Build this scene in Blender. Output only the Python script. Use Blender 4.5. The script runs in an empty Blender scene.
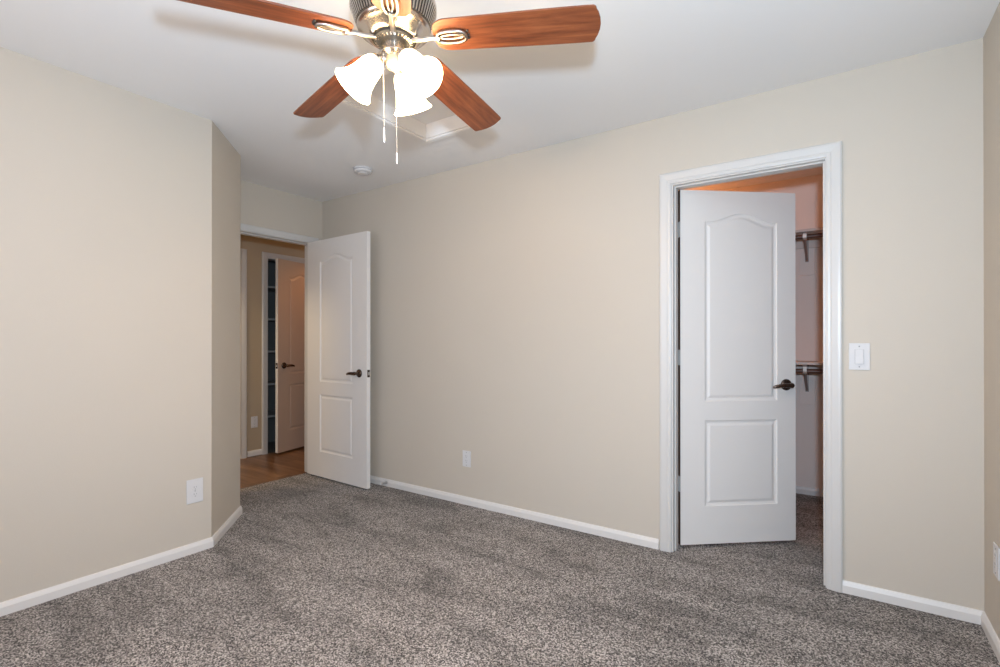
import bpy, bmesh, math, random
from mathutils import Vector, Matrix
PI = math.pi
SC = bpy.context.scene
COL = SC.collection

# ------------------------------------------------------------------ camera
F_PX, YAW, PITCH, CAM_Z, CY = 502.8, 0.5989, 0.0023, 1.177, 339.86
cam_d = bpy.data.cameras.new('camera')
cam_d.sensor_width = 36.0
cam_d.lens = F_PX / 1000.0 * 36.0
cam_d.shift_y = (CY - 333.5) / 1000.0
cam_d.clip_start = 0.02
cam = bpy.data.objects.new('camera', cam_d)
cam.location = (0, 0, CAM_Z)
cam.rotation_euler = (PI / 2 + PITCH, 0, YAW)
COL.objects.link(cam)
SC.camera = cam

# ------------------------------------------------------------------ world, lights, exposure
world = bpy.data.worlds.new('world')
SC.world = world
world.use_nodes = True
FAN_W, FAN_C = 15.0, (1.0, 0.66, 0.46)       # each of the three fan lamps
world.node_tree.nodes['Background'].inputs[0].default_value = (0.75, 0.85, 1.0, 1)
world.node_tree.nodes['Background'].inputs[1].default_value = 1.0
SC.view_settings.view_transform = 'Standard'
SC.view_settings.look = 'None'
SC.view_settings.gamma = 1.0
SC.view_settings.use_curve_mapping = False
SC.view_settings.exposure = 0.0
try:
    SC.cycles.max_bounces = 10
    SC.cycles.diffuse_bounces = 7
    SC.cycles.use_denoising = True
    SC.cycles.sample_clamp_indirect = 6.0
    SC.cycles.caustics_reflective = False
    SC.cycles.caustics_refractive = False
except Exception:
    pass

def lamp(name, kind, loc, power, color, size=0.1, rot=None, size_y=None):
    d = bpy.data.lights.new(name, kind)
    d.energy = power
    d.color = color
    if kind == 'AREA':
        d.shape = 'RECTANGLE'
        d.size = size
        d.size_y = size_y or size
    else:
        d.shadow_soft_size = size
    o = bpy.data.objects.new(name, d)
    o.location = loc
    if rot:
        o.rotation_euler = rot
    COL.objects.link(o)
    return o

# the photographer's flash, held just above the camera
fl = lamp('camera_flash', 'SPOT', (0.075, -0.06, 1.40), 240, (0.615, 0.805, 1.0), 0.045, (PI / 2 + math.radians(13), 0, YAW))
fl.data.spot_size, fl.data.spot_blend = math.radians(172), 1.0
# ambient fill added behind the camera, set at an unseen, invented window
lamp('added_ambient_fill', 'AREA', (-1.35, -0.60, 1.35), 18, (1.0, 0.93, 0.98), 2.0, (PI / 2, 0, 0), 1.2)
# the hall's own ceiling lamp and the closet's own ceiling lamp
hl = lamp('hall_lamp_light', 'SPOT', (-4.5, 1.35, 2.335), 78, (1.0, 0.76, 0.45), 0.13)
hl2 = lamp('added_hall_end_fill', 'SPOT', (-4.45, 3.80, 2.335), 17, (1.0, 0.37, 0.08), 0.07)  # second hall light, unseen, added to warm the linen closet door
hl2.data.spot_size, hl2.data.spot_blend = math.radians(140), 0.5
hl.data.spot_size, hl.data.spot_blend = math.radians(140), 0.35
lamp('closet_lamp_light', 'POINT', (-1.30, 4.10, 2.30), 9, (1.0, 0.36, 0.11), 0.08)

# ------------------------------------------------------------------ materials
def mat(name, color, rough=0.5, metal=0.0, bump=None, spec=None, emit=None, coat=None):
    m = bpy.data.materials.new(name)
    m.use_nodes = True
    nt = m.node_tree
    b = nt.nodes['Principled BSDF']
    b.inputs['Base Color'].default_value = (*color, 1)
    b.inputs['Roughness'].default_value = rough
    b.inputs['Metallic'].default_value = metal
    if spec is not None:
        b.inputs['Specular IOR Level'].default_value = spec
    if emit:
        b.inputs['Emission Color'].default_value = (*emit[0], 1)
        b.inputs['Emission Strength'].default_value = emit[1]
    if coat:
        b.inputs['Coat Weight'].default_value = coat
    tc = nt.nodes.new('ShaderNodeTexCoord')
    if bump:
        scale, strength, dist = bump
        n = nt.nodes.new('ShaderNodeTexNoise')
        n.inputs['Scale'].default_value = scale
        n.inputs['Detail'].default_value = 3
        nt.links.new(tc.outputs['Object'], n.inputs['Vector'])
        bp = nt.nodes.new('ShaderNodeBump')
        bp.inputs['Strength'].default_value = strength
        bp.inputs['Distance'].default_value = dist
        nt.links.new(n.outputs['Fac'], bp.inputs['Height'])
        nt.links.new(bp.outputs['Normal'], b.inputs['Normal'])
    return m

def node(nt, t, **kw):
    n = nt.nodes.new(t)
    for k, v in kw.items():
        if k in n.inputs:
            n.inputs[k].default_value = v
        else:
            setattr(n, k, v)
    return n

def ramp(nt, stops):
    r = nt.nodes.new('ShaderNodeValToRGB')
    e = r.color_ramp.elements
    while len(e) < len(stops):
        e.new(0.5)
    for i, (p, c) in enumerate(stops):
        e[i].position = p
        e[i].color = (*c, 1)
    return r

def mottled(name, c1, c2, scale, rough, bump):
    m = mat(name, c1, rough)
    nt = m.node_tree
    b = nt.nodes['Principled BSDF']
    tc = node(nt, 'ShaderNodeTexCoord')
    n = node(nt, 'ShaderNodeTexNoise', Scale=scale, Detail=2.0)
    nt.links.new(tc.outputs['Object'], n.inputs['Vector'])
    r = ramp(nt, [(0.35, c1), (0.65, c2)])
    nt.links.new(n.outputs['Fac'], r.inputs[0])
    nt.links.new(r.outputs[0], b.inputs['Base Color'])
    n2 = node(nt, 'ShaderNodeTexNoise', Scale=bump[0], Detail=3.0)
    nt.links.new(tc.outputs['Object'], n2.inputs['Vector'])
    bp = node(nt, 'ShaderNodeBump', Strength=bump[1], Distance=bump[2])
    nt.links.new(n2.outputs['Fac'], bp.inputs['Height'])
    nt.links.new(bp.outputs['Normal'], b.inputs['Normal'])
    return m

M = {}
M['paint'] = mottled('beige_wall_paint', (0.560, 0.507, 0.436), (0.570, 0.517, 0.445), 1.2, 0.75, (140, 0.12, 0.002))
M['ceiling'] = mottled('white_ceiling_paint', (0.83, 0.825, 0.82), (0.845, 0.84, 0.835), 1.0, 0.85, (110, 0.14, 0.002))
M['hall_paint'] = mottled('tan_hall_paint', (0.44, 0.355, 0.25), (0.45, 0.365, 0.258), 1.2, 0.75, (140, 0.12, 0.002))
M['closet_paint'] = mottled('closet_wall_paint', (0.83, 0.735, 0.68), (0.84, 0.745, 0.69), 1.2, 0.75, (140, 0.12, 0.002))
M['trim'] = mat('white_trim_paint', (0.60, 0.585, 0.565), 0.35, bump=(60, 0.03, 0.001))
M['base'] = mat('white_baseboard_paint', (0.72, 0.70, 0.68), 0.4)
M['door'] = mat('white_door_paint', (0.755, 0.735, 0.715), 0.42, bump=(90, 0.04, 0.001))
M['tan_door'] = mat('tan_door_face', (0.55, 0.43, 0.34), 0.42, bump=(90, 0.04, 0.001))  # one even tan over the linen door's faces
M['dark_edge'] = mat('dark_brown_edge', (0.10, 0.055, 0.035), 0.7)
M['plastic'] = mat('white_plastic', (0.65, 0.645, 0.65), 0.5, spec=0.25)
M['slot'] = mat('dark_slot', (0.05, 0.05, 0.055), 0.6)
M['slot_grey'] = mat('grey_slot_plastic', (0.30, 0.31, 0.32), 0.6)
M['bronze'] = mat('oil_rubbed_bronze', (0.11, 0.078, 0.062), 0.27, 0.85)
M['nickel'] = mat('brushed_nickel', (0.62, 0.56, 0.50), 0.24, 1.0, bump=(40, 0.02, 0.001))
M['iron'] = mat('satin_nickel_iron', (0.40, 0.365, 0.335), 0.30, 1.0)
M['chain'] = mat('pale_chain_metal', (0.55, 0.54, 0.53), 0.4, 0.5)
M['nickel_dark'] = mat('shadowed_vent_metal', (0.10, 0.095, 0.09), 0.45, 0.8)
M['black'] = mat('black_rubber', (0.02, 0.02, 0.02), 0.6)
M['cream'] = mat('fitter_cream', (0.72, 0.55, 0.36), 0.35, 0.6)
M['rod_wood'] = mat('dark_rod_wood', (0.13, 0.060, 0.040), 0.35, bump=(50, 0.05, 0.001))
M['shelf'] = mat('painted_shelf', (0.66, 0.58, 0.53), 0.5)
M['bracket'] = mat('bracket_metal', (0.62, 0.53, 0.47), 0.4, 0.3)
M['brace'] = mat('bracket_brace_metal', (0.30, 0.24, 0.22), 0.45, 0.4)
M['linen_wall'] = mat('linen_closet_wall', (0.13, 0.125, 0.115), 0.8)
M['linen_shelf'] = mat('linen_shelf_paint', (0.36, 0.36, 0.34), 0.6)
M['chrome'] = mat('steel', (0.6, 0.6, 0.6), 0.3, 1.0)

def carpet():
    m = mat('speckled_carpet', (0.2, 0.18, 0.165), 0.95, spec=0.1)
    nt = m.node_tree
    L = nt.links.new
    b = nt.nodes['Principled BSDF']
    tc = node(nt, 'ShaderNodeTexCoord')
    v = node(nt, 'ShaderNodeTexVoronoi', Scale=225.0)
    L(tc.outputs['Object'], v.inputs['Vector'])
    sep = node(nt, 'ShaderNodeSeparateColor')
    L(v.outputs['Color'], sep.inputs[0])
    n1 = node(nt, 'ShaderNodeTexNoise', Scale=135.0, Detail=4.0, Roughness=0.7)
    L(tc.outputs['Object'], n1.inputs['Vector'])
    a = node(nt, 'ShaderNodeMath', operation='MULTIPLY_ADD')
    a.inputs[1].default_value = 0.45
    L(sep.outputs[0], a.inputs[0])
    s = node(nt, 'ShaderNodeMath', operation='MULTIPLY')
    s.inputs[1].default_value = 0.55
    L(n1.outputs['Fac'], s.inputs[0])
    L(s.outputs[0], a.inputs[2])
    r = ramp(nt, [(0.27, (0.016, 0.0135, 0.0115)), (0.41, (0.083, 0.072, 0.063)), (0.55, (0.275, 0.247, 0.226)), (0.71, (0.60, 0.55, 0.51))])
    L(a.outputs[0], r.inputs[0])
    # the lie of the pile: vacuum tracks and footprints
    mp = node(nt, 'ShaderNodeMapping')
    mp.inputs['Rotation'].default_value = (0, 0, 0.33)
    mp.inputs['Scale'].default_value = (0.75, 2.5, 1.0)
    L(tc.outputs['Object'], mp.inputs[0])
    n2 = node(nt, 'ShaderNodeTexNoise', Scale=2.1, Detail=4.0, Roughness=0.62, Distortion=0.4)
    L(mp.outputs[0], n2.inputs['Vector'])
    r2 = ramp(nt, [(0.37, (0.66, 0.65, 0.645)), (0.46, (0.90, 0.89, 0.885)), (0.57, (1.10, 1.09, 1.09))])
    L(n2.outputs['Fac'], r2.inputs[0])
    mx = node(nt, 'ShaderNodeMix', data_type='RGBA', blend_type='MULTIPLY')
    mx.inputs[0].default_value = 1.0
    L(r.outputs[0], mx.inputs[6])
    L(r2.outputs[0], mx.inputs[7])
    L(mx.outputs[2], b.inputs['Base Color'])
    b.inputs['Sheen Weight'].default_value = 0.15
    bp = node(nt, 'ShaderNodeBump', Strength=0.9, Distance=0.008)
    L(a.outputs[0], bp.inputs['Height'])
    L(bp.outputs['Normal'], b.inputs['Normal'])
    return m
M['carpet'] = carpet()

def wood(name, stops, along, scale, rough, planks=None, coat=0.0):
    """grain running along local axis `along` (0 = x, 1 = y)"""
    m = mat(name, stops[0][1], rough, coat=coat)
    nt = m.node_tree
    L = nt.links.new
    b = nt.nodes['Principled BSDF']
    tc = node(nt, 'ShaderNodeTexCoord')
    mp = node(nt, 'ShaderNodeMapping')
    s = [scale * 14, scale * 14, scale * 14]
    s[along] = scale
    mp.inputs['Scale'].default_value = s
    L(tc.outputs['Object'], mp.inputs[0])
    n = node(nt, 'ShaderNodeTexNoise', Scale=1.0, Detail=6.0, Roughness=0.68, Distortion=0.35)
    L(mp.outputs[0], n.inputs['Vector'])
    r = ramp(nt, stops)
    L(n.outputs['Fac'], r.inputs[0])
    out = r.outputs[0]
    if planks:
        br = node(nt, 'ShaderNodeTexBrick', Scale=1.0)
        br.inputs['Brick Width'].default_value = planks[0]
        br.inputs['Row Height'].default_value = planks[1]
        br.inputs['Mortar Size'].default_value = 0.002
        br.inputs['Color1'].default_value = (0.55, 0.5, 0.45, 1)
        br.inputs['Color2'].default_value = (1.3, 1.25, 1.2, 1)
        br.inputs['Mortar'].default_value = (0.35, 0.3, 0.3, 1)
        mp2 = node(nt, 'ShaderNodeMapping')
        mp2.inputs['Rotation'].default_value = (0, 0, 0)
        L(tc.outputs['Object'], mp2.inputs[0])
        L(mp2.outputs[0], br.inputs['Vector'])
        mx = node(nt, 'ShaderNodeMix', data_type='RGBA', blend_type='MULTIPLY')
        mx.inputs[0].default_value = 1.0
        L(out, mx.inputs[6])
        L(br.outputs['Color'], mx.inputs[7])
        out = mx.outputs[2]
    L(out, b.inputs['Base Color'])
    return m
M['blade'] = wood('cherry_blade_wood', [(0.30, (0.055, 0.015, 0.006)), (0.45, (0.15, 0.040, 0.014)), (0.60, (0.23, 0.070, 0.025)), (0.80, (0.31, 0.108, 0.042))], 0, 3.0, 0.42)
M['hall_wood'] = wood('hall_plank_wood', [(0.3, (0.10, 0.050, 0.024)), (0.55, (0.22, 0.120, 0.060)), (0.8, (0.36, 0.22, 0.12))], 0, 1.2, 0.32, planks=(0.9, 0.125))

def glow(name, color, strength):
    m = mat(name, (0.9, 0.88, 0.84), 0.3, emit=(color, strength))
    return m
M['shade'] = glow('lit_frosted_glass', (1.0, 0.71, 0.37), 36.0)
M['bulb'] = glow('lit_bulb', (1.0, 0.71, 0.37), 36.0)
M['lamp_glass'] = glow('lit_lamp_glass', (1.0, 0.72, 0.45), 4.0)

# ------------------------------------------------------------------ mesh helpers
class MB:
    def __init__(self):
        self.v, self.f = [], []
    def add(self, verts, faces):
        o = len(self.v)
        self.v += [tuple(p) for p in verts]
        self.f += [tuple(i + o for i in fc) for fc in faces]
        return self
    def box(self, x0, x1, y0, y1, z0, z1):
        vs = [(x, y, z) for z in (z0, z1) for y in (y0, y1) for x in (x0, x1)]
        return self.add(vs, [(0, 2, 3, 1), (4, 5, 7, 6), (0, 1, 5, 4), (2, 6, 7, 3), (0, 4, 6, 2), (1, 3, 7, 5)])
    def prism(self, poly, z0, z1):
        n = len(poly)
        vs = [(x, y, z0) for x, y in poly] + [(x, y, z1) for x, y in poly]
        fs = [tuple(reversed(range(n))), tuple(range(n, 2 * n))]
        fs += [(i, (i + 1) % n, n + (i + 1) % n, n + i) for i in range(n)]
        return self.add(vs, fs)
    def lathe(self, prof, seg=32, mtx=None, cap=True):
        """prof: (r, z) pairs; around z, or in the frame `mtx`"""
        vs = []
        for r, z in prof:
            for k in range(seg):
                a = 2 * PI * k / seg
                p = Vector((r * math.cos(a), r * math.sin(a), z))
                vs.append(mtx @ p if mtx else p)
        fs = []
        for i in range(len(prof) - 1):
            for k in range(seg):
                k2 = (k + 1) % seg
                fs.append((i * seg + k, i * seg + k2, (i + 1) * seg + k2, (i + 1) * seg + k))
        if cap:
            fs.append(tuple(reversed(range(seg))))
            fs.append(tuple((len(prof) - 1) * seg + k for k in range(seg)))
        return self.add(vs, fs)
    def tube(self, pts, rad, seg=10, closed=False, flat=1.0, up=(0, 0, 1)):
        pts = [Vector(p) for p in pts]
        n = len(pts)
        rads = rad if isinstance(rad, (list, tuple)) else [rad] * n
        up = Vector(up)
        vs = []
        for i, p in enumerate(pts):
            if closed:
                t = pts[(i + 1) % n] - pts[i - 1]
            else:
                t = pts[min(i + 1, n - 1)] - pts[max(i - 1, 0)]
            t.normalize()
            s = t.cross(up)
            if s.length < 1e-4:
                s = t.cross(Vector((1, 0, 0)))
            s.normalize()
            u = s.cross(t)
            for k in range(seg):
                a = 2 * PI * k / seg
                vs.append(p + (s * math.cos(a) + u * math.sin(a) * flat) * rads[i])
        fs = []
        for i in range(n if closed else n - 1):
            j = (i + 1) % n
            for k in range(seg):
                k2 = (k + 1) % seg
                fs.append((i * seg + k, i * seg + k2, j * seg + k2, j * seg + k))
        if not closed:
            fs.append(tuple(reversed(range(seg))))
            fs.append(tuple((n - 1) * seg + k for k in range(seg)))
        return self.add(vs, fs)
    def sweep(self, path, prof, closed=False):
        """mitred sweep in the XY plane: prof is (offset to the LEFT of travel, z)"""
        pts = [Vector((p[0], p[1])) for p in path]
        n = len(pts)
        vs = []
        for i, p in enumerate(pts):
            d0 = (pts[i] - pts[i - 1]).normalized() if i > 0 else None
            d1 = (pts[i + 1] - pts[i]).normalized() if i < n - 1 else None
            d0 = d0 or d1
            d1 = d1 or d0
            n0, n1 = Vector((-d0.y, d0.x)), Vector((-d1.y, d1.x))
            b = (n0 + n1).normalized()
            k = 1.0 / max(0.2, b.dot(n0))
            for o, z in prof:
                vs.append((p.x + b.x * o * k, p.y + b.y * o * k, z))
        m = len(prof)
        fs = []
        for i in range(n - 1):
            for k in range(m):
                k2 = (k + 1) % m
                fs.append((i * m + k, i * m + k2, (i + 1) * m + k2, (i + 1) * m + k))
        fs.append(tuple(range(m)))
        fs.append(tuple(reversed([(n - 1) * m + k for k in range(m)])))
        return self.add(vs, fs)
    def build(self, name, m, parent=None, bevel=0, smooth=False, loc=None, rot=None, mtx=None):
        me = bpy.data.meshes.new(name)
        vs = [tuple(mtx @ Vector(p)) for p in self.v] if mtx else self.v
        me.from_pydata(vs, [], self.f)
        bm = bmesh.new()
        bm.from_mesh(me)
        bmesh.ops.recalc_face_normals(bm, faces=bm.faces)
        bm.to_mesh(me)
        bm.free()
        me.materials.append(m)
        if smooth:
            for p in me.polygons:
                p.use_smooth = True
            try:
                me.set_sharp_from_angle(angle=math.radians(40))
            except Exception:
                pass
        o = bpy.data.objects.new(name, me)
        COL.objects.link(o)
        if parent:
            o.parent = parent
        if loc:
            o.location = loc
        if rot is not None:
            o.rotation_euler = (0, 0, rot)
        if bevel:
            md = o.modifiers.new('bevel', 'BEVEL')
            md.width = bevel
            md.segments = 2
            md.limit_method = 'ANGLE'
            md.angle_limit = math.radians(40)
        return o

def struct(o):
    o['kind'] = 'structure'
    return o

def tag(o, label, cat, group=None):
    o['label'] = label
    o['category'] = cat
    if group:
        o['group'] = group
    return o

def empty(name, loc, rotz=0.0):
    o = bpy.data.objects.new(name, None)
    o.location = loc
    o.rotation_euler = (0, 0, rotz)
    o.empty_display_size = 0.1
    COL.objects.link(o)
    return o

def copy_tree(o, parent=None):
    c = o.copy()
    COL.objects.link(c)
    if parent:
        c.parent = parent
    for ch in list(o.children):
        copy_tree(ch, c)
    return c

# ------------------------------------------------------------------ the setting
H = 2.44
XR, YM, XD = 0.483, 2.86, -3.906
XL, YL = -2.985, 1.446
XE, YE = -3.392, 1.832
YF = -0.70                 # wall behind the camera
T = 0.115
YB = YM + T                # closet side of the back wall
YC = 4.52                  # back of the closet
XH = -5.0                  # far wall of the hall
XDH = XD - T               # hall side of the entry wall

# floors
b = MB()
b.prism([(XL, YF), (XR, YF), (XR, YM), (XD, YM), (XD - 0.055, 2.763), (XD - 0.065, 1.94), (XD, YE), (XE, YE), (XL, YL)], -0.05, 0.0)
struct(b.build('floor', M['carpet']))
struct(MB().prism([(-0.80, YM), (-0.06, YM), (-0.06, YB), (XR, YB), (XR, YC), (-2.0, YC), (-2.0, YB), (-0.80, YB)], -0.05, 0.0).build('floor_closet', M['carpet']))
struct(MB().prism([(XH, 0.6), (XDH, 0.6), (XDH, 1.94), (XD - 0.065, 1.94), (XD - 0.055, 2.763), (XDH, 2.763), (XDH, 4.2), (XH, 4.2)], -0.06, -0.006).build('floor_hall', M['hall_wood']))

# ceiling, with the hole of the attic hatch
HX0, HX1, HY0, HY1 = -2.155, -1.68, 1.65, 2.335
b = MB()
b.box(-5.7, HX0, YF - 0.2, 4.7, H, H + 0.1)
b.box(HX1, 0.7, YF - 0.2, 4.7, H, H + 0.1)
b.box(HX0, HX1, YF - 0.2, HY0, H, H + 0.1)
b.box(HX0, HX1, HY1, 4.7, H, H + 0.1)
struct(b.build('ceiling', M['ceiling']))

# walls
b = MB()                                    # back wall with the closet doorway
b.box(XD, -0.80, YM, YB, 0, H)
b.box(-0.06, XR, YM, YB, 0, H)
b.box(-0.80, -0.06, YM, YB, 2.065, H)
struct(b.build('wall_back', M['paint']))
struct(MB().box(XR, XR + T, YF, YC + T, 0, H).build('wall_right', M['paint']))
b = MB()                                    # wall behind the camera, opening for the added, unseen window
b.box(XL - T, -2.4, YF - T, YF, 0, H)
b.box(-0.3, XR + T, YF - T, YF, 0, H)
b.box(-2.4, -0.3, YF - T, YF, 0, 0.8)
b.box(-2.4, -0.3, YF - T, YF, 2.1, H)
struct(b.build('wall_front', M['paint']))
b = MB()
fr = 0.045
for x0, x1 in ((-2.4, -1.35), (-1.35, -0.3)):
    b.box(x0, x0 + fr, YF - 0.08, YF - 0.03, 0.8, 2.1)
    b.box(x1 - fr, x1, YF - 0.08, YF - 0.03, 0.8, 2.1)
    b.box(x0 + fr, x1 - fr, YF - 0.08, YF - 0.03, 0.8, 0.8 + fr)
    b.box(x0 + fr, x1 - fr, YF - 0.08, YF - 0.03, 2.1 - fr, 2.1)
win = struct(b.build('added_window_1', M['trim']))  # unseen window made up to go with the ambient fill light
gl = bpy.data.materials.new('added_window_glass')
gl.use_nodes = True
gn = gl.node_tree
tr = node(gn, 'ShaderNodeBsdfTransparent')
gs = node(gn, 'ShaderNodeBsdfGlossy', Roughness=0.02)
mxs = node(gn, 'ShaderNodeMixShader')
mxs.inputs[0].default_value = 0.06
gn.links.new(tr.outputs[0], mxs.inputs[1])
gn.links.new(gs.outputs[0], mxs.inputs[2])
gn.links.new(mxs.outputs[0], gn.nodes['Material Output'].inputs[0])
for x0, x1 in ((-2.4, -1.35), (-1.35, -0.3)):
    MB().box(x0 + fr, x1 - fr, YF - 0.058, YF - 0.052, 0.8 + fr, 2.1 - fr).build('pane', gl, win)

pts = [(XL, YF), (XL, YL), (XE, YE), (XD, YE)]
def wall_seg(i, name):
    P = [Vector(p) for p in pts]
    def nrm(k):
        d = (P[k + 1] - P[k]).normalized()
        return Vector((-d.y, d.x))
    def off(k):
        ns = []
        if k > 0: ns.append(nrm(k - 1))
        if k < len(P) - 1: ns.append(nrm(k))
        bb = sum(ns, Vector((0, 0))).normalized()
        return P[k] + bb * (0.1 / bb.dot(ns[0]))
    poly = [tuple(P[i]), tuple(P[i + 1]), tuple(off(i + 1)), tuple(off(i))]
    return struct(MB().prism(poly, 0, H).build(name, M['paint']))
wall_seg(0, 'wall_left')
wall_seg(1, 'wall_left_angled')
wall_seg(2, 'wall_left_return')

EY0, EY1 = 1.955, 2.763                     # entry doorway
b = MB()
b.box(XDH, XD, 0.6, EY0 - 0.012, -0.06, H)
b.box(XDH, XD, EY1 + 0.012, 4.2, -0.06, H)
b.box(XDH, XD, EY0 - 0.012, EY1 + 0.012, 2.062, H)
struct(b.build('wall_entry', M['paint']))
# hall
LY0, LY1 = 2.985, 3.665                     # linen closet doorway
GY0, GY1 = 1.92, 2.70                       # the other hall doorway
b = MB()
b.box(XH - T, XH, 0.6, GY0 - 0.012, -0.06, H)
b.box(XH - T, XH, GY1 + 0.012, LY0 - 0.012, -0.06, H)
b.box(XH - T, XH, LY1 + 0.012, 4.2, -0.06, H)
b.box(XH - T, XH, GY0 - 0.012, GY1 + 0.012, 2.062, H)
b.box(XH - T, XH, LY0 - 0.012, LY1 + 0.012, 2.062, H)
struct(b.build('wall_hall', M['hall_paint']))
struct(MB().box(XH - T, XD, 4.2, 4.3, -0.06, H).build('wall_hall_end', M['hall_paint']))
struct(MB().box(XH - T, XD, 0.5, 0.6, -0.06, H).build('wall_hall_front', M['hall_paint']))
b = MB()
b.box(-5.62, -5.55, 2.75, 3.9, -0.06, H)
b.box(-5.55, XH - T, 2.75, 2.82, -0.06, H)
b.box(-5.55, XH - T, 3.83, 3.9, -0.06, H)
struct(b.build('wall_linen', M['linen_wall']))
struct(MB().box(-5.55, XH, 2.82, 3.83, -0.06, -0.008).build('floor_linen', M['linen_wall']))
# walk-in closet
struct(MB().box(-2.1, XR, YC, YC + 0.1, 0, H).build('wall_closet_back', M['closet_paint']))
struct(MB().box(-2.1, -2.0, YB, YC, 0, H).build('wall_closet_left', M['closet_paint']))

# baseboards: profile of (distance from the wall, height)
BB = [(0.0, 0.0), (0.013, 0.0), (0.013, 0.036), (0.011, 0.041), (0.009, 0.047), (0.006, 0.054), (0.0, 0.056)]
def baseboard(name, path):
    return struct(MB().sweep(path, BB).build(name, M['base']))
# travel so that the room lies to the left
baseboard('baseboard_back', [(-0.862, YM), (XD, YM)])
baseboard('baseboard_right', [(XR, YF), (XR, YM), (-0.012, YM)])
baseboard('baseboard_left', [(XD + 0.02, YE), (XE, YE), (XL, YL), (XL, YF), (XR, YF)])
baseboard('baseboard_closet', [(XR, YC), (-2.0, YC), (-2.0, YB)])
baseboard('baseboard_hall', [(XH, LY0 - 0.058), (XH, GY1 + 0.072)])

# door casings: U-shaped mitred sweep on a wall plane, jamb and stop as parts
CAS = [(0.0, 0.0), (0.0, 0.009), (0.006, 0.011), (0.016, 0.011), (0.022, 0.014), (0.046, 0.017), (0.056, 0.017), (0.062, 0.013), (0.062, 0.0)]
def casing(name, u0, u1, top, basis, wmul=1.0, mirror=False):
    """basis(u, z, out) gives a world point; u0 < u1 are the inner edges"""
    path = [(u0, 0.0), (u0, top), (u1, top), (u1, 0.0)]
    b = MB()
    b.sweep(path, [(o * wmul, t) for o, t in CAS])
    b.v = [basis(x, y, z) for x, y, z in b.v]
    return struct(b.build(name, M['trim'], bevel=0))

c1 = casing('trim_1', -0.793, -0.066, 2.054, lambda u, z, o: (u, YM - o, z))
b = MB()
for x0, x1, s in ((-0.800, -0.783, 1), (-0.071, -0.060, -1)):
    b.box(x0, x1, YM - 0.0005, YB, 0, 2.065)
b.box(-0.783, -0.071, YM - 0.0005, YB, 2.046, 2.065)
b.build('jamb', M['trim'], c1, bevel=0.0015)
b = MB()
b.box(-0.783, -0.774, YM + 0.022, YM + 0.070, 0, 2.046)
b.box(-0.080, -0.071, YM + 0.022, YM + 0.070, 0, 2.046)
b.box(-0.774, -0.080, YM + 0.022, YM + 0.070, 2.037, 2.046)
b.build('door_stop_strip', M['trim'], c1, bevel=0.002)

c2 = casing('trim_2', EY0 + 0.002, EY1 - 0.002, 2.050, lambda u, z, o: (XD + o, u, z), 0.8)
b = MB()
b.box(XDH, XD + 0.0005, EY0 - 0.012, EY0 + 0.006, 0, 2.062)
b.box(XDH, XD + 0.0005, EY1 - 0.006, EY1 + 0.012, 0, 2.062)
b.box(XDH, XD + 0.0005, EY0 + 0.006, EY1 - 0.006, 2.044, 2.062)
b.build('jamb', M['trim'], c2, bevel=0.0015)
b = MB()
b.box(XDH + 0.02, XD - 0.042, EY0 + 0.006, EY0 + 0.016, 0, 2.044)
b.box(XDH + 0.02, XD - 0.042, EY1 - 0.016, EY1 - 0.006, 0, 2.044)
b.box(XDH + 0.02, XD - 0.042, EY0 + 0.016, EY1 - 0.016, 2.034, 2.044)
b.build('door_stop_strip', M['trim'], c2, bevel=0.002)

c3 = casing('trim_3', LY0 + 0.002, LY1 - 0.002, 2.050, lambda u, z, o: (XH + o, u, z - 0.006))
b = MB()
b.box(XH - T, XH + 0.0005, LY0 - 0.012, LY0 + 0.006, -0.006, 2.062)
b.box(XH - T, XH + 0.0005, LY1 - 0.006, LY1 + 0.012, -0.006, 2.062)
b.box(XH - T, XH + 0.0005, LY0 + 0.006, LY1 - 0.006, 2.044, 2.062)
b.build('jamb', M['trim'], c3, bevel=0.0015)
c4 = casing('trim_4', GY0 + 0.002, GY1 - 0.002, 2.050, lambda u, z, o: (XH + o, u, z - 0.006))
b = MB()
b.box(XH - T, XH + 0.0005, GY0 - 0.012, GY0 + 0.006, -0.006, 2.062)
b.box(XH - T, XH + 0.0005, GY1 - 0.006, GY1 + 0.012, -0.006, 2.062)
b.box(XH - T, XH + 0.0005, GY0 + 0.006, GY1 - 0.006, 2.044, 2.062)
b.build('jamb', M['trim'], c4, bevel=0.0015)

# ------------------------------------------------------------------ moulded two-panel doors
def panel_loop(u0, u1, z0, z1, rise, d, n=25):
    """closed loop of a panel inset by d; arched top when rise > 0 (an ogee: flat, sweeping up, round)"""
    a0, a1, b0, b1 = u0 + d, u1 - d, z0 + d, z1 - d
    pts_ = [(a0, b0), (a1, b0)]
    for i in range(n):
        t = i / (n - 1)
        x = a1 + (a0 - a1) * t
        s = 1 - abs(2 * t - 1)                        # 0 at the shoulders, 1 in the middle
        s = min(1.0, max(0.0, (s - 0.14) / 0.86))
        k = math.sin(s * PI / 2)
        y = b1 + rise * (s * s * (3 - 2 * s) * 0.65 + k * k * 0.35)
        pts_.append((x, y))
    return pts_

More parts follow.
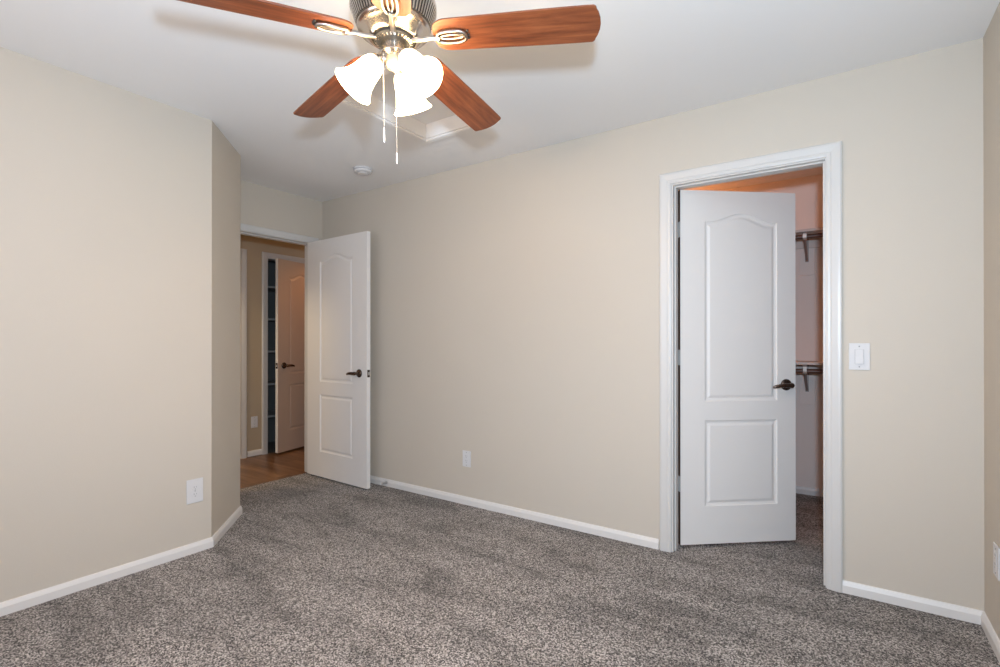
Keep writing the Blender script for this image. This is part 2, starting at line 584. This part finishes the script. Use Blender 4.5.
def door_leaf(name, W, Hd, Td, p0, p1, loc, rot, paint='door'):
    z0 = 0.0
    panels = [(p0, p1, 0.815, 1.843, 0.050), (p0, p1, 0.215, 0.705, 0.0)]
    bm = bmesh.new()
    rings = {}
    for side in (0, 1):
        Y = 0.0 if side == 0 else Td
        sg = 1 if side == 0 else -1                   # recess goes inwards
        outer = [bm.verts.new((x, Y, z)) for x, z in ((0, 0), (W, 0), (W, Hd), (0, Hd))]
        rings[side] = outer
        edges = [bm.edges.new((outer[i], outer[(i + 1) % 4])) for i in range(4)]
        for (a, c, e, g, rise) in panels:
            prev = None
            for d, dep in ((0.0, 0.0), (0.004, 0.0045), (0.013, 0.0075), (0.019, 0.0075), (0.031, 0.0028), (0.034, 0.0022)):
                lp = [bm.verts.new((x, Y + sg * dep, z)) for x, z in panel_loop(a, c, e, g, rise, d)]
                n = len(lp)
                if prev is None:
                    edges += [bm.edges.new((lp[i], lp[(i + 1) % n])) for i in range(n)]
                else:
                    for i in range(n):
                        bm.faces.new((prev[i], prev[(i + 1) % n], lp[(i + 1) % n], lp[i]))
                prev = lp
            bm.faces.new(prev)
        bmesh.ops.triangle_fill(bm, use_beauty=True, use_dissolve=False, edges=edges, normal=(0, -1 if side == 0 else 1, 0))
    for i in range(4):
        j = (i + 1) % 4
        bm.faces.new((rings[0][i], rings[0][j], rings[1][j], rings[1][i]))
    bmesh.ops.recalc_face_normals(bm, faces=bm.faces)
    me = bpy.data.meshes.new(name)
    bm.to_mesh(me)
    bm.free()
    me.materials.append(M[paint])
    o = bpy.data.objects.new(name, me)
    COL.objects.link(o)
    o.location = loc
    o.rotation_euler = (0, 0, rot)
    return o

def lever(parent, W, Td, z=0.905, back=0.066):
    u = W - back
    for side in (0, 1):
        s = -1 if side == 0 else 1
        y0 = -0.0005 if side == 0 else Td + 0.0005
        fm = Matrix.Translation((u, y0, z)) @ Matrix.Rotation(PI / 2 if side == 0 else -PI / 2, 4, 'X')
        b = MB()
        b.lathe([(0.033, 0.0), (0.033, 0.004), (0.030, 0.009), (0.022, 0.012), (0.0125, 0.015), (0.011, 0.030), (0.013, 0.040), (0.015, 0.052), (0.012, 0.058), (0.004, 0.060)], 28, fm)
        P, R = [], []
        for i in range(13):
            t = i / 12
            P.append((u - 0.108 * t, y0 + s * (0.048 + 0.010 * math.sin(t * PI) - 0.006 * t), z + 0.006 * math.sin(t * 2.2) - 0.014 * t * t - 0.002))
            R.append(0.0105 - 0.0035 * t + (0.0015 * math.sin(t * PI)))
        R[-1] *= 0.6
        b.tube(P, R, 12, flat=1.15)
        b.build('door_lever', M['bronze'], parent, smooth=True)
    b = MB()
    b.box(W - 0.0005, W + 0.0012, Td / 2 - 0.0125, Td / 2 + 0.0125, z - 0.029, z + 0.029)
    pl = b.build('latch_plate', M['bronze'], parent, bevel=0.0005)
    b = MB()
    b.prism([(W, Td / 2 - 0.007), (W + 0.010, Td / 2 - 0.005), (W + 0.004, Td / 2 + 0.007), (W, Td / 2 + 0.007)], z - 0.011, z + 0.011)
    b.build('latch_bolt', M['chrome'], pl, bevel=0.0008)

def hinges(parent, x, y, zs, leaf):
    """painted butt hinges: barrel with knuckle gaps and the two leaves"""
    for z in zs:
        b = MB()
        for k in range(3):
            z0 = z - 0.044 + k * 0.0295
            b.lathe([(0.0065, z0), (0.0065, z0 + 0.029)], 14, Matrix.Translation((x, y, 0)))
        b.lathe([(0.004, z + 0.0455), (0.0055, z + 0.048), (0.003, z + 0.052)], 12, Matrix.Translation((x, y, 0)))
        for poly in leaf:
            b.prism(poly, z - 0.044, z + 0.044)
        b.build('hinge', M['trim'], parent, smooth=True)

# door_1: bedroom door, open at right angles, its front facing the camera
D1 = door_leaf('door_1', 0.805, 2.027, 0.035, 0.184, 0.630, (-3.894, 2.700, 0.015), math.atan2(-0.029, 0.80))
lever(D1, 0.805, 0.035, back=0.090)
hinges(D1, -0.006, 0.041, (0.22, 1.02, 1.80), [[(-0.003, 0.006), (-0.0005, 0.006), (-0.0005, 0.041), (-0.003, 0.041)]])
# door_2: closet door, swung 40 degrees into the closet
A2 = math.radians(40.2)
D2 = door_leaf('door_2', 0.700, 2.020, 0.035, 0.146, 0.586, (-0.764, 2.938, 0.018), A2)
lever(D2, 0.700, 0.035, back=0.060)
MB().box(-0.0012, -0.0002, 0.0015, 0.0335, 0.001, 2.019).build('door_edge', M['dark_edge'], D2)  # dark brown strip down the hinge edge
def w2l(x, y):
    dx, dy = x + 0.764, y - 2.938
    return (dx * math.cos(A2) + dy * math.sin(A2), -dx * math.sin(A2) + dy * math.cos(A2))
jleaf = [w2l(-0.7829, 2.937), w2l(-0.7800, 2.937), w2l(-0.7800, 2.979), w2l(-0.7829, 2.979)]
pin = w2l(-0.776, 2.986)
hinges(D2, -0.008, 0.030, (0.345, 1.065, 1.795), [jleaf, [(-0.0025, 0.002), (0.0, 0.002), (0.0, 0.034), (-0.0025, 0.034)], [(-0.008, 0.024), (-0.008, 0.034), w2l(-0.7815, 2.975), w2l(-0.7815, 2.965)]])
# door_3: linen closet door in the hall, ajar
A3 = math.atan2(-0.645, 0.150)
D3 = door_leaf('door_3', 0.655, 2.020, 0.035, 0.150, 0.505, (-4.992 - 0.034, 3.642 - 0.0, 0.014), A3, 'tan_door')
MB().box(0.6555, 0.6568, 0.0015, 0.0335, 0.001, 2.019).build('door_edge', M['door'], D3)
lever(D3, 0.656, 0.035, back=0.080)
# door_4: shut hall door, only its casing shows
D4 = door_leaf('door_4', GY1 - GY0 - 0.02, 2.030, 0.035, 0.15, 0.61, (XH - 0.055, GY0 + 0.010, 0.006), PI / 2)
for d, l in ((D1, 'white two-panel door standing open at the left, before the hall'),
             (D2, 'white two-panel door swung into the closet at the right'),
             (D3, 'tan two-panel door standing ajar across the hall, before dark shelves'),
             (D4, 'closed hall door behind the left doorway edge')):
    struct(d)
    tag(d, l, 'door')

# ------------------------------------------------------------------ attic hatch
hatch = empty('attic_hatch', (0, 0, 0))
tag(hatch, 'white square attic hatch with trim set in ceiling behind the fan', 'hatch')
b = MB()
HC = [(0.0, 0.0), (0.0, -0.010), (0.010, -0.013), (0.036, -0.013), (0.046, -0.006), (0.046, 0.0)]
loop = [(HX0, HY0), (HX0, HY1), (HX1, HY1), (HX1, HY0)]
n = len(loop)
vs, fs = [], []
for (x, y), (sx, sy) in zip(loop, ((-1, -1), (-1, 1), (1, 1), (1, -1))):
    for o, z in HC:
        vs.append((x + sx * o, y + sy * o, H + z - 0.0005))
m_ = len(HC)
for i in range(4):
    j = (i + 1) % 4
    for k in range(m_):
        k2 = (k + 1) % m_
        fs.append((i * m_ + k, i * m_ + k2, j * m_ + k2, j * m_ + k))
b.add(vs, fs)
b.build('hatch_trim', M['ceiling'], hatch)
b = MB()
e = 0.012
b.box(HX0, HX0 + e, HY0, HY1, H - 0.002, H + 0.085)
b.box(HX1 - e, HX1, HY0, HY1, H - 0.002, H + 0.085)
b.box(HX0 + e, HX1 - e, HY0, HY0 + e, H - 0.002, H + 0.085)
b.box(HX0 + e, HX1 - e, HY1 - e, HY1, H - 0.002, H + 0.085)
b.build('hatch_frame', M['ceiling'], hatch)
MB().box(HX0 + 0.002, HX1 - 0.002, HY0 + 0.002, HY1 - 0.002, H + 0.085, H + 0.10).build('hatch_panel', M['ceiling'], hatch)

# ------------------------------------------------------------------ ceiling fan
FX, FY = -1.1958, 1.1402
fan = empty('ceiling_fan', (FX, FY, H))
fan.rotation_euler = (-0.0056, -0.0255, 0)          # it hangs a little out of plumb
tag(fan, 'brushed nickel ceiling fan with five cherry wood blades and three lit glass shades', 'ceiling fan')
def Z(z):
    return z - H                                   # world height to fan height
MB().lathe([(0.020, Z(2.372)), (0.060, Z(2.378)), (0.074, Z(2.40)), (0.076, Z(2.4375))], 40).build('canopy', M['nickel'], fan, smooth=True)
MB().lathe([(0.016, Z(2.27)), (0.016, Z(2.375))], 20).build('downrod', M['nickel'], fan, smooth=True)
mh = MB().lathe([(0.060, Z(2.300)), (0.105, Z(2.290)), (0.132, Z(2.272)), (0.137, Z(2.252)), (0.137, Z(2.240)), (0.134, Z(2.236)), (0.130, Z(2.234)),
                 (0.112, Z(2.186)), (0.114, Z(2.182)), (0.116, Z(2.176)), (0.113, Z(2.170)), (0.104, Z(2.166)), (0.094, Z(2.158)), (0.084, Z(2.148)), (0.076, Z(2.142)), (0.070, Z(2.141)), (0.066, Z(2.146))], 64).build('motor_housing', M['nickel'], fan, smooth=True)
b = MB()
for k in range(72):
    a = 2 * PI * k / 72
    c, s = math.cos(a), math.sin(a)
    def P(r, t, z):
        return (r * c - t * s, r * s + t * c, z)
    vs = [P(0.1300, -0.0034, Z(2.234)), P(0.1300, 0.0034, Z(2.234)), P(0.1375, 0.0030, Z(2.236)), P(0.1375, -0.0030, Z(2.236)),
          P(0.1120, -0.0030, Z(2.186)), P(0.1120, 0.0030, Z(2.186)), P(0.1185, 0.0026, Z(2.184)), P(0.1185, -0.0026, Z(2.184))]
    b.add(vs, [(0, 1, 2, 3), (4, 7, 6, 5), (0, 4, 5, 1), (1, 5, 6, 2), (2, 6, 7, 3), (3, 7, 4, 0)])
b.build('vent_ribs', M['nickel'], mh)
MB().lathe([(0.1307, Z(2.2335)), (0.1130, Z(2.1865))], 64, cap=False).build('vent_recess', M['nickel_dark'], mh, smooth=True)
fw = MB().lathe([(0.030, Z(2.150)), (0.063, Z(2.149)), (0.063, Z(2.136)), (0.057, Z(2.130)), (0.040, Z(2.128))], 48).build('flywheel', M['black'], fan, smooth=True)
b = MB()
for k in range(30):
    a = 2 * PI * (k + 0.5) / 30
    c, s = math.cos(a), math.sin(a)
    def P(r, t, z):
        return (r * c - t * s, r * s + t * c, z)
    vs = [P(0.050, -0.0022, Z(2.1275)), P(0.050, 0.0022, Z(2.1275)), P(0.059, 0.0026, Z(2.1295)), P(0.059, -0.0026, Z(2.1295)),
          P(0.050, -0.0022, Z(2.132)), P(0.050, 0.0022, Z(2.132)), P(0.059, 0.0026, Z(2.134)), P(0.059, -0.0026, Z(2.134))]
    b.add(vs, [(0, 3, 2, 1), (4, 5, 6, 7), (0, 1, 5, 4), (1, 2, 6, 5), (2, 3, 7, 6), (3, 0, 4, 7)])
b.build('flywheel_fins', M['nickel'], fw)
MB().lathe([(0.030, Z(2.135)), (0.0405, Z(2.132)), (0.0405, Z(2.100)), (0.042, Z(2.098)), (0.042, Z(2.093)), (0.034, Z(2.086)), (0.026, Z(2.082))], 40).build('switch_housing', M['nickel'], fan, smooth=True)
MB().lathe([(0.024, Z(2.085)), (0.029, Z(2.078)), (0.029, Z(2.062)), (0.024, Z(2.052)), (0.012, Z(2.047)), (0.006, Z(2.040)), (0.002, Z(2.038))], 32).build('light_fitter', M['cream'], fan, smooth=True)

# one blade and its iron, built along +x, then copied round the hub
BR, PHI, TAU, BZ, DROOP = 0.651, 0.4403, -0.2205, 2.1466, 0.045
def blade_outline():
    out = []
    def hw(r):
        return 0.0585 + (0.0655 - 0.0585) * max(0, min(1, (r - 0.155) / 0.36))
    top = []
    r0, rr = 0.132, 0.050
    for i in range(9):                             # rounded root
        a = PI / 2 * i / 8
        top.append((r0 + rr * (1 - math.cos(a)), hw(r0 + rr) * (0.35 + 0.65 * math.sin(a))))
    for r in (0.25, 0.32, 0.40, 0.48, 0.56, 0.60):
        top.append((r, hw(r)))
    cr = 0.013
    for i in range(1, 8):                          # rounded tip corner
        a = PI / 2 * i / 7
        top.append((BR - 0.014 - cr + cr * math.sin(a), hw(BR) - cr + cr * math.cos(a)))
    top += [(BR - 0.0075, 0.040), (BR - 0.002, 0.020)]
    bot = [(r, -t) for r, t in reversed(top)]
    return top + [(BR, 0.0)] + bot
ROT = Matrix.Rotation(DROOP, 4, 'Y') @ Matrix.Rotation(TAU, 4, 'X')
blade_me = None
def make_blade(k):
    a = PHI + k * 2 * PI / 5
    b = MB()
    b.prism(blade_outline(), -0.003, 0.003)
    bl = b.build('blade', M['blade'], fan, bevel=0.0012)
    bl.location = (0, 0, Z(BZ))
    bl.rotation_euler = (Matrix.Rotation(a, 4, 'Z') @ ROT).to_euler()
    # iron: arm from the flywheel, oval loop under the blade
    inv = ROT.inverted()
    b = MB()
    P = [inv @ Vector((0.050, 0, -0.010)), inv @ Vector((0.075, 0, -0.012)), inv @ Vector((0.100, 0, -0.015)), Vector((0.122, 0, -0.008)), Vector((0.142, 0, -0.011)), Vector((0.153, 0, -0.011))]
    b.tube(P, [0.0085, 0.0085, 0.008, 0.0075, 0.008, 0.0085], 12, flat=0.8)
    cx, ax, ay = 0.190, 0.047, 0.0225
    lp = []
    for i in range(36):
        t = 2 * PI * i / 36
        q = abs(math.cos(t)) ** 0.8 * (1 if math.cos(t) >= 0 else -1)
        w = abs(math.sin(t)) ** 0.75 * (1 if math.sin(t) >= 0 else -1)
        lp.append((cx + ax * q, ay * w, -0.010))
    b.tube(lp, 0.0050, 10, closed=True, flat=1.15)
    lp2 = []
    for i in range(28):
        t = 2 * PI * i / 28
        lp2.append((cx + 0.001 + 0.037 * math.cos(t), 0.0075 * math.sin(t), -0.0085))
    b.tube(lp2, 0.0032, 8, closed=True)
    ir = b.build('blade_iron', M['iron'], bl, smooth=True)
    b = MB()
    for x, y in ((0.243, 0.014), (0.243, -0.014), (0.245, 0.0)):
        b.lathe([(0.0042, -0.0034), (0.0042, -0.0060), (0.002, -0.0072)], 10, Matrix.Translation((x, y, 0)))
    b.build('iron_screws', M['nickel_dark'], ir)
for k in range(5):
    make_blade(k)

# lamps: arm, holder, bell shade, bulb
SH_OUT = [(0.024, 0.000), (0.030, 0.004), (0.036, 0.014), (0.040, 0.028), (0.0425, 0.045), (0.045, 0.062), (0.050, 0.080), (0.058, 0.096), (0.067, 0.108), (0.072, 0.113)]
def make_lamp(az):
    c, s = math.cos(az), math.sin(az)
    tilt = math.radians(51.4)                        # below the horizontal
    ax = Vector((c * math.cos(tilt), s * math.cos(tilt), -math.sin(tilt)))
    side = Vector((-s, c, 0))
    up = ax.cross(side)
    base = Vector((c * 0.055, s * 0.055, Z(2.067)))
    fm = Matrix(((side.x, up.x, ax.x, base.x), (side.y, up.y, ax.y, base.y), (side.z, up.z, ax.z, base.z), (0, 0, 0, 1)))
    b = MB()
    b.tube([(c * 0.020, s * 0.020, Z(2.072)), (c * 0.032, s * 0.032, Z(2.078)), tuple(base - ax * 0.008)], [0.008, 0.009, 0.010], 12)
    b.lathe([(0.010, -0.012), (0.020, -0.010), (0.026, -0.002), (0.0265, 0.006), (0.0245, 0.006)], 24, fm)
    b.build('lamp_arm', M['nickel'], fan, smooth=True)
    SH = [(r * 0.92, z * 1.05) for r, z in SH_OUT]
    prof = SH + [(r - 0.0035, z) for r, z in reversed(SH)]
    sh = MB().lathe(prof, 40, fm, cap=False).build('lamp_shade', M['shade'], fan, smooth=True)
    # the lamp's own light, leaving by the mouth of the shade
    q = fan.matrix_basis @ (base + ax * 0.088)
    l = lamp('fan_lamp_light', 'SPOT', q, FAN_W, FAN_C, 0.022, (fan.matrix_basis.to_3x3() @ ax).to_track_quat('-Z', 'Y').to_euler())
    l.data.spot_size, l.data.spot_blend = math.radians(165), 0.3
    MB().lathe([(0.010, 0.006), (0.013, 0.022), (0.021, 0.038), (0.023, 0.050), (0.019, 0.062), (0.009, 0.070), (0.002, 0.072)], 24, fm).build('bulb', M['bulb'], sh, smooth=True)
for rel in (-36.8, 73.4, 195.6):
    make_lamp(YAW + math.radians(rel))

R_ = Vector((math.cos(YAW), math.sin(YAW), 0))
A_ = Vector((-math.sin(YAW), math.cos(YAW), 0))
def chain(off, z_top, z_bot, drop):
    b = MB()
    z = z_top
    nb = int((z_top - z_bot) / 0.0055)
    for i in range(nb):
        zz = z_top - i * 0.0055
        b.lathe([(0.0003, Z(zz - 0.0018)), (0.0013, Z(zz)), (0.0003, Z(zz + 0.0018))], 6, Matrix.Translation((off.x, off.y, 0)))
    b.lathe([(0.0007, Z(z_bot)), (0.0007, Z(z_top + 0.01))], 6, Matrix.Translation((off.x, off.y, 0)))
    ch = b.build('pull_chain', M['chain'], fan)
    MB().lathe([(0.0015, Z(z_bot + 0.002)), (0.0025, Z(z_bot - 0.003)), (0.0028, Z(z_bot - drop + 0.006)), (0.0022, Z(z_bot - drop)), (0.001, Z(z_bot - drop - 0.001))], 14, Matrix.Translation((off.x, off.y, 0))).build('chain_pull', M['plastic'], ch, smooth=True)
chain(R_ * -0.031 + A_ * -0.02, 2.095, 1.848, 0.045)
chain(R_ * -0.003 + A_ * 0.035, 2.065, 1.790, 0.034)

# ------------------------------------------------------------------ smoke detector
sd = empty('smoke_detector', (-2.905, 2.475, H))
tag(sd, 'round white smoke detector on the ceiling above the open left door', 'smoke detector')
MB().lathe([(0.066, -0.0005), (0.070, -0.004), (0.070, -0.012), (0.064, -0.014)], 40).build('mounting_base', M['plastic'], sd, smooth=True)
MB().lathe([(0.064, -0.014), (0.066, -0.018), (0.064, -0.028), (0.050, -0.036), (0.046, -0.036), (0.044, -0.033), (0.034, -0.033), (0.031, -0.039), (0.014, -0.041), (0.002, -0.041)], 40).build('sensor_cover', M['plastic'], sd, smooth=True)
MB().lathe([(0.058, -0.0125), (0.0652, -0.0135), (0.0652, -0.0150), (0.058, -0.0160)], 40).build('vent_gap', M['slot_grey'], sd, smooth=True)

# ------------------------------------------------------------------ switch and outlets (local: x along the wall, -y out of the wall, z up)
def face_rot(nx, ny):
    return math.atan2(nx, -ny)                      # local -y looks along (nx, ny)
def plate(root, w, h):
    b = MB()
    b.box(-w / 2, w / 2, -0.006, -0.0005, -h / 2, h / 2)
    p = b.build('wall_plate', M['plastic'], root, bevel=0.002)
    return p
def screws(root, zs):
    for z in zs:
        fm = Matrix.Translation((0, -0.0058, z)) @ Matrix.Rotation(PI / 2, 4, 'X')
        MB().lathe([(0.0032, 0.0), (0.0030, 0.0012), (0.0006, 0.0016)], 12, fm).build('plate_screw', M['slot_grey'], root, smooth=True)
def slots(root, z, y, m):
    b = MB()
    b.box(-0.0075, -0.0050, y - 0.0004, y + 0.001, z - 0.0015, z + 0.0075)
    b.box(0.0050, 0.0075, y - 0.0004, y + 0.001, z - 0.0005, z + 0.0065)
    fm = Matrix.Translation((0, y - 0.0004, z - 0.0085)) @ Matrix.Rotation(-PI / 2, 4, 'X')
    b.lathe([(0.0028, 0.0), (0.0028, 0.0014)], 12, fm)
    b.build('outlet_slots', m, root)
def duplex(loc, n, w, h, label, m):
    root = empty('wall_outlet', loc, face_rot(*n))
    tag(root, label, 'outlet', 'white wall outlets')
    plate(root, w, h)
    for z in (0.0195, -0.0195):
        b = MB()
        poly = []
        for i in range(24):
            a = 2 * PI * i / 24
            x = 0.0172 * math.cos(a)
            zz = max(-0.0140, min(0.0140, 0.0172 * math.sin(a)))
            poly.append((x, zz))
        b.prism(poly, 0.0, 0.0025)
        b.v = [(x, -0.0060 - zz, y + z) for x, y, zz in b.v]
        f = b.build('receptacle', M['plastic'], root, bevel=0.0005)
        slots(f, z, -0.0085, m)
    screws(root, (0.0,))
def decora(loc, n, w, h, label):
    root = empty('wall_outlet', loc, face_rot(*n))
    tag(root, label, 'outlet', 'white wall outlets')
    plate(root, w, h)
    b = MB()
    b.box(-0.0168, 0.0168, -0.0078, -0.006, -0.0335, 0.0335)
    f = b.build('receptacle', M['plastic'], root, bevel=0.0008)
    for z in (0.019, -0.015):
        slots(f, z, -0.0078, M['slot_grey'])
    screws(root, (0.046, -0.046))
duplex((XL, 1.356, 0.343), (1, 0), 0.086, 0.132, 'white duplex outlet low on the left wall near its corner', M['slot_grey'])
decora((-2.240, YM, 0.329), (0, -1), 0.073, 0.116, 'white outlet low on back wall between the two doors')
decora((XR, 2.640, 0.342), (-1, 0), 0.080, 0.122, 'white outlet on right wall, cut by the picture edge')
decora((XH, 2.845, 0.345), (1, 0), 0.070, 0.115, 'small white outlet on the hall wall past the left doorway')

sw = empty('light_switch', (0.0615, YM, 1.105), face_rot(0, -1))
tag(sw, 'white rocker light switch on the wall right of the closet doorway', 'light switch')
plate(sw, 0.080, 0.124)
b = MB()
b.box(-0.0170, 0.0170, -0.0068, -0.006, -0.0340, 0.0340)
b.build('switch_frame', M['slot_grey'], sw)
b = MB()
b.prism([(-0.0335, 0.0), (-0.0335, -0.0035), (0.0, -0.0045), (0.0335, -0.0095), (0.0335, 0.0)], -0.0160, 0.0160)
b.v = [(z, -0.0066 + y, -x) for x, y, z in b.v]
b.build('rocker', M['plastic'], sw, bevel=0.0006)
screws(sw, (0.047, -0.047))

# ------------------------------------------------------------------ spring door stop behind door_1
ds = empty('door_stop', (-3.055, YM - 0.013, 0.034))
tag(ds, 'small spring door stop on the baseboard behind the open left door', 'door stop')
fm = Matrix.Rotation(PI / 2, 4, 'X')
MB().lathe([(0.012, 0.0005), (0.012, 0.004), (0.006, 0.008)], 18, fm).build('mounting_plate', M['chrome'], ds, smooth=True)
P = []
for i in range(121):
    a = 2 * PI * i / 10
    P.append((0.0055 * math.cos(a), -(0.006 + 0.052 * i / 120), 0.0055 * math.sin(a)))
MB().tube(P, 0.0013, 6, up=(0, 1, 0.01)).build('spring', M['chrome'], ds, smooth=True)
MB().lathe([(0.006, 0.056), (0.008, 0.059), (0.008, 0.070), (0.006, 0.074), (0.002, 0.075)], 18, fm).build('rubber_tip', M['plastic'], ds, smooth=True)

# ------------------------------------------------------------------ closet shelves and rods
def closet_unit(zs, rod_z, zb, zm, lab_s, lab_r, lab_b):
    sh = empty('closet_shelf', (0, YC, zs))
    tag(sh, lab_s, 'shelf', 'closet shelves')
    MB().box(-1.995, XR - 0.003, -0.305, -0.002, -0.020, 0.0).build('shelf_board', M['shelf'], sh, bevel=0.002)
    b = MB()
    b.box(-1.995, XR - 0.003, -0.020, -0.001, -0.095, -0.0205)
    b.build('wall_cleat', M['shelf'], sh, bevel=0.002)
    bx = -0.228
    MB().box(bx - 0.052, bx + 0.052, -0.019, -0.0005, zm - zs, -0.096).build('mounting_board', M['closet_paint'], sh, bevel=0.002)
    br = empty('rod_bracket', (bx, YC, zs))
    tag(br, lab_b, 'bracket', 'closet rod brackets')
    # bracket: top flange, front hook, slanted brace, back strap
    b = MB()
    b.box(-0.010, 0.010, -0.298, -0.022, -0.0245, -0.0210)
    b.box(-0.011, 0.011, -0.0250, -0.0215, zb - zs - 0.01, -0.0245)
    b.build('flange', M['brace'], br, bevel=0.001)
    P = [(0, -0.290, -0.024), (0, -0.303, -0.034)]
    for i in range(9):
        a = PI * i / 8
        P.append((0, -0.281 - 0.021 * math.cos(a), (rod_z - zs) - 0.021 * math.sin(a)))
    P.append((0, -0.259, (rod_z - zs) + 0.006))
    b = MB()
    for i in range(len(P) - 1):
        p, q = Vector(P[i]), Vector(P[i + 1])
        d = (q - p).normalized()
        nn = Vector((0, -d.z, d.y)) * 0.002
        w = Vector((0.0115, 0, 0))
        vs = [p - w - nn, p + w - nn, p + w + nn, p - w + nn, q - w - nn, q + w - nn, q + w + nn, q - w + nn]
        b.add(vs, [(0, 3, 2, 1), (4, 5, 6, 7), (0, 1, 5, 4), (1, 2, 6, 5), (2, 3, 7, 6), (3, 0, 4, 7)])
    b.build('hook', M['bracket'], br)
    p, q = Vector((0, -0.262, rod_z - zs - 0.016)), Vector((0, -0.027, zb - zs))
    d = (q - p).normalized()
    nn = Vector((0, -d.z, d.y)) * 0.004
    w = Vector((0.0085, 0, 0))
    vs = [p - w - nn, p + w - nn, p + w + nn, p - w + nn, q - w - nn, q + w - nn, q + w + nn, q - w + nn]
    MB().add(vs, [(0, 3, 2, 1), (4, 5, 6, 7), (0, 1, 5, 4), (1, 2, 6, 5), (2, 3, 7, 6), (3, 0, 4, 7)]).build('brace', M['brace'], br)
    rd = empty('closet_rod', (0, YC - 0.281, rod_z))
    tag(rd, lab_r, 'rod', 'closet rods')
    fm = Matrix.Rotation(PI / 2, 4, 'Y')
    MB().lathe([(0.0165, -1.985), (0.0165, XR - 0.012)], 24, fm).build('pole', M['rod_wood'], rd, smooth=True)
    for x0, x1 in ((-1.998, -1.983), (XR - 0.016, XR - 0.001)):
        MB().lathe([(0.030, x0), (0.030, x0 + 0.004), (0.022, x1), (0.018, x1)], 24, fm).build('end_socket', M['bracket'], rd, smooth=True)
closet_unit(1.982, 1.930, 1.790, 1.680, 'painted upper closet shelf, high on the closet back wall',
            'dark wooden upper clothes rod under the high closet shelf', 'metal rod bracket under the upper closet shelf')
closet_unit(1.026, 0.960, 0.800, 0.690, 'painted lower closet shelf at door handle height',
            'dark wooden lower clothes rod at door handle height', 'metal rod bracket under the lower closet shelf')

# ------------------------------------------------------------------ linen shelves
names = ['topmost of five grey linen shelves in the dark hall closet', 'second linen shelf from the top in the dark hall closet',
         'middle linen shelf of five in the dark hall closet', 'fourth linen shelf from the top in the dark hall closet',
         'lowest of five grey linen shelves in the dark hall closet']
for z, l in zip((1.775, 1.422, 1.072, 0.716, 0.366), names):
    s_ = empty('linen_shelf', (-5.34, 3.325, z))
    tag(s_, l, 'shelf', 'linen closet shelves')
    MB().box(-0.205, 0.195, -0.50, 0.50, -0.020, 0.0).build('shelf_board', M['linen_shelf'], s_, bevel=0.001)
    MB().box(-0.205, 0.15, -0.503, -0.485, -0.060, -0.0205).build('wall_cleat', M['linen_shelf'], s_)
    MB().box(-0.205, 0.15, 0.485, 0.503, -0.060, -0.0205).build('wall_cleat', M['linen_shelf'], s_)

# ------------------------------------------------------------------ ceiling lamps of the hall and the closet
def dome(loc, label):
    r = empty('ceiling_lamp', loc)
    tag(r, label, 'lamp')
    MB().lathe([(0.13, -0.0005), (0.135, -0.010), (0.128, -0.022)], 36).build('lamp_base', M['nickel'], r, smooth=True)
    prof = [(0.120, -0.022), (0.116, -0.045), (0.100, -0.070), (0.070, -0.088), (0.035, -0.097), (0.004, -0.099)]
    MB().lathe(prof, 36).build('lamp_shade', M['lamp_glass'], r, smooth=True)
dome((-4.5, 1.35, H), 'round glass ceiling lamp in the hall left of the doorway')
dome((-4.45, 3.80, H), 'added unseen ceiling lamp at the far end of the hall')  # unseen fixture added for the extra hall light
dome((-1.30, 4.10, H), 'round glass ceiling lamp in the closet')
